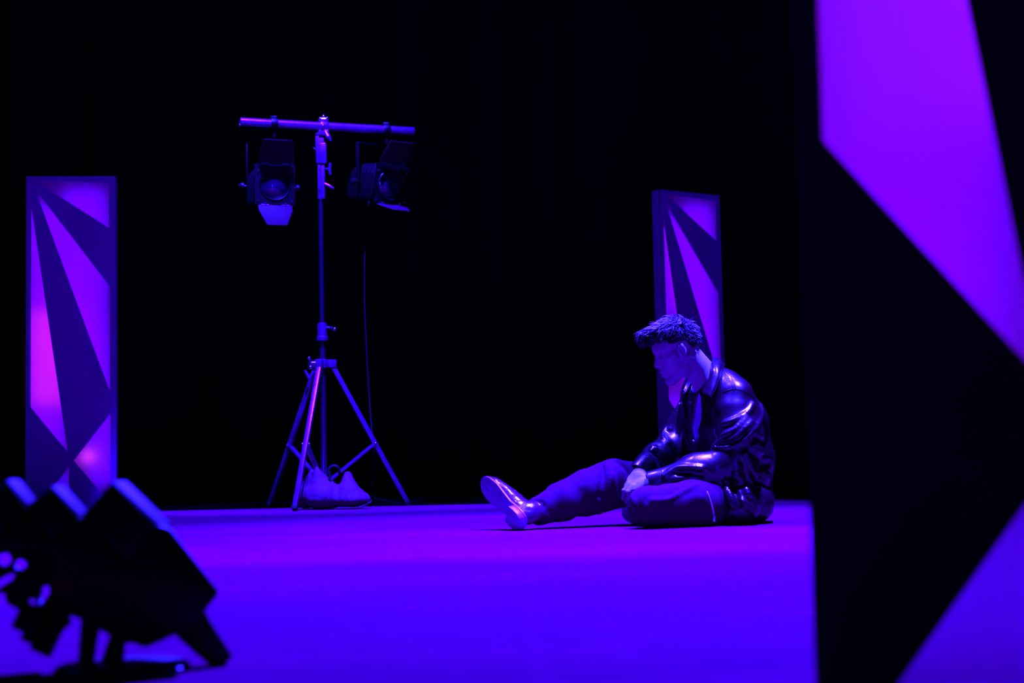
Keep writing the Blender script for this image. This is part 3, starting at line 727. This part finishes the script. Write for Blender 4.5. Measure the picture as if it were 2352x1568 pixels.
# ---- leather jacket
def torso_sdf(p):
    d = ell(p, P(1680, 1135, 6.0), (.142, .19, .125), lean(0))
    d = smin(d, ell(p, P(1684, 1055, 6.0), (.150, .19, .14), lean(.06)), .06)
    d = smin(d, ell(p, P(1671, 975, 5.99), (.138, .20, .13), lean(.38)), .06)
    d = smin(d, ell(p, P(1652, 910, 5.98), (.100, .185, .085), lean(.55)), .05)
    d = smin(d, ell(p, P(1643, 885, 5.98), (.075, .11, .06), lean(.6)), .04)
    return d
def jacket_sdf(p, w=True):
    d = torso_sdf(p)
    a = chain(p, [J['sh_n'], P(1700, 1008, 5.81), J['el_n'], P(1600, 1086, 5.79), P(1528, 1104, 5.79)], [.084, .084, .078, .068, .050], .035)
    b = chain(p, [J['sh_f'], P(1576, 978, 6.15), J['el_f'], P(1510, 1052, 6.03), P(1484, 1074, 5.955)], [.080, .072, .066, .058, .046], .03)
    d = smin(d, a, .022); d = smin(d, b, .022)
    d = smin(d, chain(p, [P(1660, 1158, 5.76), P(1692, 1160, 5.75), P(1733, 1158, 5.84), P(1748, 1150, 6.02)], [.060, .072, .066, .05], .03), .03)   # hem bunched on the floor
    if w:
        d = d + .0026 * vnoise(p, 11, 21) + .0010 * vnoise(p, 26, 22)
        for (pa, rr) in JK_OUT: d = near(p, d, pa, rr, lambda a, b: smin(a, b, .016))
        for (pa, rr) in JK_IN: d = near(p, d, pa, rr, lambda a, b: smax(a, -b, .016))
        d = smax(d, -chain(p, OPEN[0], OPEN[1], .004), .004)
        d = smax(d, -cap(p, P(1620, 875, 5.985), P(1575, 815, 5.97), .064, .075), .006)    # neck hole
    return smax(d, -(p[:, 2] - .002), .006)
JK_OUT, JK_IN, OPEN = [], [], None
base_j = lambda p: jacket_sdf(p, False)
op = [(1602, 915), (1600, 940), (1597, 965), (1591, 1000), (1587, 1030), (1584, 1052)]
_o = hit(base_j, op)
OPEN = (_o, [.005, .010, .018, .027, .034, .024][-len(_o):])
lines = [([(1730, 928), (1718, 947), (1688, 964), (1663, 972)], .008), ([(1748, 930), (1752, 952), (1742, 975)], .006),
         ([(1737, 982), (1722, 997), (1708, 1012)], .008), ([(1725, 969), (1698, 1000), (1668, 1017), (1635, 1023)], .012),
         ([(1704, 1007), (1687, 1020), (1649, 1028), (1612, 1033)], .006), ([(1612, 1075), (1572, 1073), (1549, 1077), (1526, 1094)], .008),
         ([(1576, 1096), (1548, 1100), (1524, 1109)], .008),
         ([(1729, 1028), (1750, 1038), (1768, 1033)], .010), ([(1737, 1084), (1750, 1090), (1764, 1096)], .009), ([(1712, 1046), (1729, 1084), (1754, 1128)], .009),
         ([(1691, 1092), (1706, 1109), (1718, 1134)], .014), ([(1656, 1109), (1674, 1132), (1683, 1157)], .016), ([(1633, 1130), (1640, 1145), (1648, 1162)], .012),
         ([(1725, 1122), (1740, 1130), (1750, 1142)], .011), ([(1530, 985), (1524, 1002), (1534, 1018)], .010), ([(1497, 1036), (1515, 1048), (1530, 1066)], .009),
         ([(1500, 1027), (1512, 1034), (1528, 1044)], .008), ([(1660, 1000), (1690, 985), (1715, 960)], .008),
         ([(1560, 930), (1548, 960), (1540, 985)], .008), ([(1700, 1150), (1722, 1165), (1735, 1180)], .012)]
JK_OUT = [(q, r_) for q, r_ in [(hit(base_j, smooth_line(l, 4)[:, :2], lift=.001), r_) for l, r_ in lines] if len(q) > 3]
_gr = [[(1716, 990), (1690, 1012), (1650, 1022)], [(1705, 1060), (1720, 1095), (1745, 1135)],
       [(1668, 1105), (1688, 1130), (1700, 1160)], [(1645, 1120), (1660, 1145), (1664, 1170)], [(1740, 1005), (1760, 1015), (1772, 1012)], [(1560, 1086), (1590, 1086), (1620, 1092)],
       [(1505, 1040), (1522, 1052), (1534, 1058)], [(1735, 1060), (1752, 1066), (1768, 1065)], [(1745, 1108), (1760, 1116), (1768, 1118)]]
JK_IN = [(q, .007) for q in [hit(base_j, smooth_line(l, 4)[:, :2], lift=.002) for l in _gr] if len(q) > 3]
pts = np.array([P(1450, 1210, 5.6), P(1800, 1210, 5.6), P(1640, 830, 5.7), P(1640, 830, 6.35), P(1500, 1000, 6.35)])
lo, hi = pts.min(0) - .02, pts.max(0) + .02; lo[2] = -.01; lo[0] = P(1462, 1100, 5.8)[0]; hi[0] = P(1800, 1100, 6)[0]; lo[1] = 5.58
jacket = link('jacket', mesh_sdf(jacket_sdf, lo, hi, .0040, 'jacket'), M['leather'], person)
# shirt seen through the open front
def shirt_sdf(p):
    d = torso_sdf(p) + .009
    return smax(d, cap(p, P(1600, 900, 5.92), P(1590, 1075, 5.88), .11, .12), .01)
pts = np.array([P(1560, 1070, 5.8), P(1630, 890, 6.0)]); lo, hi = pts.min(0) - .15, pts.max(0) + .15
link('shirt', mesh_sdf(shirt_sdf, lo, hi, .004, 'shirt'), M['shirt'], person)
# zip: down the near front edge, and its lower end hanging over the thigh
full = lambda p: np.minimum(jacket_sdf(p), trousers_sdf(p))
zl = hit(full, smooth_line([(1606, 903), (1603, 925), (1605, 950), (1603, 985), (1602, 1012), (1600, 1040)], 5)[:, :2], lift=.001)
MB().tube(zl, .0022, 6).build('zip', M['zip'], jacket)
zl = hit(full, smooth_line([(1624, 1128), (1631, 1148), (1637, 1168), (1640, 1186)], 5)[:, :2], lift=.002)
MB().tube(zl, .0030, 6).build('zip', M['zip'], jacket)
q = zl[-1]; MB().tube([q + (0, -.004, .0), q + (-.003, -.006, -.018)], [.004, .006], 8).build('zip_pull', M['zip'], jacket)
# shoulder seams
for off in (0, 4):
    sl = hit(base_j, smooth_line([(1655 + off, 846 - off), (1668 + off, 858 - off), (1679 + off, 878 - off), (1686 + off, 896 - off)], 5)[:, :2], lift=.003)
    MB().tube(sl, .0022, 6).build('shoulder_seam', M['leather'], jacket)
sl = hit(base_j, smooth_line([(1660, 900), (1690, 893), (1722, 905), (1742, 930)], 5)[:, :2], lift=.002)
MB().tube(sl, .0022, 6).build('armhole_seam', M['leather'], jacket)
# cuffs
def cuff(a, b, ra, rb):
    a = np.array(a); b = np.array(b); L = np.linalg.norm(b - a); c = MB()
    c.lathe(a, b - a, [(0, ra - .006), (0, ra), (L * .25, ra + .002), (L * .9, rb + .002), (L, rb), (L, rb - .006), (L * .6, rb - .010)], 28)
    c = c.build('cuff', M['leather'], jacket)
    d = (b - a) / L
    for t in (.10, .22):
        ring = MB(); ring.lathe(a + d * L * t, d, [(-.0015, ra), (0, ra + .0042), (.0015, ra)], 28); ring.build('cuff_seam', M['stitch'], jacket)
cuff(P(1532, 1103, 5.79), P(1489, 1112, 5.79), .049, .046)
cuff(P(1492, 1062, 5.975), P(1466, 1090, 5.915), .047, .046)
# collar: a leaf of leather folded over a stand
up_ = [(1570, 898, 6.06), (1578, 872, 6.10), (1592, 843, 6.10), (1612, 824, 6.08), (1634, 819, 6.02), (1631, 838, 5.93), (1627, 868, 5.88), (1612, 901, 5.855)]
lo_ = [(1563, 925, 6.06), (1566, 893, 6.14), (1586, 858, 6.17), (1622, 838, 6.17), (1662, 834, 6.06), (1657, 850, 5.90), (1645, 888, 5.845), (1632, 913, 5.825)]
st_ = [(1574, 905, 6.05), (1584, 885, 6.07), (1600, 865, 6.08), (1620, 850, 6.07), (1642, 845, 6.02), (1640, 862, 5.94), (1634, 885, 5.90), (1616, 908, 5.875)]
U_, L_, S_ = [smooth_line([P(*q) for q in l], 6) for l in (up_, lo_, st_)]
vs = []; fs = []; nC = len(U_); rows = 9
for i in range(nC):
    c = U_[i]; o1 = L_[i]; i1 = S_[i]; outw = (o1 - i1); outw = outw / (np.linalg.norm(outw) + 1e-9)
    for j in range(rows):
        t = j / (rows - 1) * 2 - 1
        if t < 0: q = c + (i1 - c) * (-t)
        else: q = c + (o1 - c) * t + outw * .012 * math.sin(math.pi * t)
        vs.append(q)
for i in range(nC - 1):
    for j in range(rows - 1): fs.append((i * rows + j, (i + 1) * rows + j, (i + 1) * rows + j + 1, i * rows + j + 1))
co = MB().add(vs, fs).build('collar', M['leather'], jacket, angle=60)
md = co.modifiers.new('thick', 'SOLIDIFY'); md.thickness = .004; md.offset = 0
md = co.modifiers.new('soft', 'SUBSURF'); md.levels = md.render_levels = 1
MB().tube([L_[i] + (L_[i] - U_[i]) * .01 for i in range(nC)], .0028, 6).build('collar_seam', M['leather'], jacket)

# ---- hair: a close cap and separate locks
def scalp(x): return np.interp(x, [-.12, -.07, -.035, -.012, .02, .05, .08, .12], [-.036, -.034, -.020, .032, .036, .036, .052, .058])
def hair_sdf(p):
    q = (((p - _v(HO)) @ _v(HA)) / f32(HS)).astype(f32)
    d = ell(q, (.002, 0, .044), (.097, .080, .080))
    d = smin(d, ell(q, (.020, 0, .086), (.092, .060, .034)), .03)
    d = smin(d, chain(q, [(.06, .0, .098), (.112, .005, .094), (.142, .008, .074)], [.034, .026, .013], .01), .02)
    d = d + .006 * vnoise(q * f32([1, 1.3, 1]), 60, 31) + .004 * vnoise(q, 130, 32)
    d = smax(d, -(q[:, 2] - scalp(q[:, 0]).astype(f32)), .006)
    return d * f32(HS)
c = hp(.02, 0, .06); lo, hi = c - .20, c + .20
hair = link('hair', mesh_sdf(hair_sdf, lo, hi, .0032, 'hair'), M['hair'], person)
rng = random.Random(8); lk = MB()
for i in range(2600):
    th = rng.uniform(-math.pi, math.pi); z = rng.uniform(-.5, 1) if i % 3 else rng.uniform(.3, 1)
    rr = math.sqrt(max(0, 1 - z * z)); x, y, zz = .098 * rr * math.cos(th), .080 * rr * math.sin(th), .046 + .084 * z
    if zz < scalp(x) + .008: continue
    top = max(0.0, z - .15) / .85
    n = np.array([x / .098, y / .080, (zz - .046) / .084]); n /= np.linalg.norm(n)
    flow = np.array([.7 * top - .15 * (1 - top), .2 * rng.uniform(-1, 1), -.5 * (1 - top)]) + n * (.16 + .24 * top) + np.array([rng.gauss(0, .20) for _ in range(3)])
    flow /= np.linalg.norm(flow)
    ln = (.014 + .036 * top) * rng.uniform(.5, 1.25)
    p0 = np.array([x, y, zz + .001 * top]); bend = np.array([.35, 0, -.75]) * (ln * .55 * top) + np.array([rng.gauss(0, .004) for _ in range(3)]) * top
    pts = [hp(*(p0 + flow * ln * t + bend * t * t)) for t in (0, .4, .75, 1)]
    r0 = rng.uniform(.0008, .0018); lk.tube(pts, [r0, r0 * .9, r0 * .6, .0003], 4, cap=False)
for i in range(230):                                    # the fringe falling forward over the brow
    y = rng.uniform(-.045, .052); k = rng.random(); p0 = np.array([.060 + .04 * k + rng.uniform(-.02, .02), y, .116 - .012 * k + rng.uniform(-.014, .012)])
    e = np.array([.120 + .036 * rng.random(), y * .8 + rng.uniform(-.014, .014), .078 + rng.uniform(-.022, .022)])
    m_ = (p0 + e) / 2 + np.array([.014 + rng.uniform(-.006, .008), 0, .016 + rng.uniform(-.006, .010)]); pts = [hp(*q) for q in smooth_line([p0, m_, e], 3)]
    lk.tube(pts, list(np.linspace(rng.uniform(.0016, .003), .0004, len(pts))), 4, cap=False)
tag(lk.build('hair_locks', M['hair'], hair, angle=80), kind='stuff')
for s_ in (-1, 1):                                      # brows
    MB().tube([hp(.1005, s_ * .014, .030), hp(.097, s_ * .030, .036), hp(.086, s_ * .048, .031)], [.003, .0038, .0015], 6).build('eyebrow', M['hair'], person)

for s_ in (-1, 1):                                      # lowered lashes
    MB().tube([hp(.0985, s_ * .020, .004), hp(.0995, s_ * .030, .0015), hp(.094, s_ * .045, .003)], [.0012, .0022, .001], 6).build('eyelashes', M['hair'], person)

# ---- shoes
def shoe_meshes():
    def up(p):
        d = ell(p, (.195, .002, .020), (.090, .043, .036)); d = smin(d, ell(p, (.125, 0, .035), (.075, .036, .046)), .03)
        d = smin(d, ell(p, (.052, 0, .036), (.050, .034, .060)), .03); d = smin(d, cap(p, (.055, 0, .06), (.050, 0, .095), .036, .037), .02)
        for (x0, x1, r_) in ((.178, .188, .0035), (.198, .205, .003), (.150, .158, .0035)):
            d = smax(d, -cap(p, (x0, -.05, .055), (x1, .05, .050), r_), .008)
        for (a, b) in (((.09, .030, .012), (.135, .020, .070)), ((.24, .028, .010), (.225, .0, .050))):
            d = smin(d, cap(p, a, b, .003), .006); d = smin(d, cap(p, (a[0], -a[1], a[2]), (b[0], -b[1], b[2]), .003), .006)
        d = smax(d, p[:, 2] - (.100 - .25 * np.abs(p[:, 0] - .05)), .006)
        d = d + .0012 * vnoise(p, 60, 41)
        return smax(d, -(p[:, 2] - .001), .003)
    a = mesh_sdf(up, (-.03, -.07, -.02), (.31, .07, .13), .0030, 'upper')
    def outline(x0, x1, grow):
        L = np.linspace(0, 1, 30); hw = np.interp(L, [0, .03, .1, .2, .38, .55, .7, .85, .94, .98, 1], [.010, .024, .033, .034, .029, .037, .045, .041, .030, .018, .006]) + grow
        xs = L * .292 - .003; k = (xs >= x0) & (xs <= x1)
        return [(x, -h_) for x, h_ in zip(xs[k], hw[k])] + [(x, h_) for x, h_ in zip(xs[k][::-1], hw[k][::-1])]
    def plate(o2, z0, z1, name, bev):
        b = MB().prism([(x, y, z0) for x, y in o2], (0, 0, z1 - z0)); o = b.build(name, None, None, bev); me = o.data; bpy.data.objects.remove(o); return me
    so = plate(outline(-1, 1, .004), -.007, .004, 'sole', .002)
    he = plate(outline(-1, .078, .003), -.034, -.006, 'heel', .002)
    return a, so, he
SH = shoe_meshes()
def place_shoe(t, up, O, mark=False):
    t = np.array(t, float); t /= np.linalg.norm(t); up = np.array(up, float); up = up - t * (up @ t); up /= np.linalg.norm(up); s_ = np.cross(up, t)
    T = Matrix([[t[0], s_[0], up[0], O[0]], [t[1], s_[1], up[1], O[1]], [t[2], s_[2], up[2], O[2]], [0, 0, 0, 1]])
    drop = .001 - min((T @ v.co).z for me in SH for v in me.vertices)
    T = Matrix.Translation((0, 0, drop)) @ T
    r = None
    for me, m, nm in zip(SH, ('shoe', 'sole', 'sole'), ('shoe', 'sole', 'heel')):
        d = me.copy(); d.transform(T); d.name = nm
        o = link(nm, d, M[m], person if r is None else r); r = r or o
    if mark:                                            # stamped marks on sole and heel
        g = lambda x, y, z: np.array(T @ Vector((x, y, z)))
        for x, y, n_ in ((.225, .006, 4), (.030, .000, 5)):
            z = -.0072 if x > .1 else -.0342
            for k in range(n_):
                b = MB().tube([g(x + k * .006 - .004, y - .003, z), g(x + k * .006, y + .004, z)], .0009, 5); b.build('sole_stamp', M['zip'], r)
    return r
G = P(1186, 1214, 5.66); G[2] = .002
tt = np.array([-.56, .62, .55]); tt /= np.linalg.norm(tt); uu = np.array([.85, .50, .10]); uu = uu - tt * (uu @ tt); uu /= np.linalg.norm(uu); sv = np.cross(uu, tt)
# whichever side vector points down carries the heel's contact point
O = G + .034 * uu + .034 * (sv if sv[2] > 0 else -sv)
place_shoe(tt, uu, O, True)
tn = J['toe_n'] - J['ank_n']; tn[2] = 0; tn /= np.linalg.norm(tn)
un = np.cross(tn, UP); un = un if un @ FW < 0 else -un
On = J['ank_n'] - un * .09 - tn * .05; On[2] = .047
place_shoe(tn, un, On)
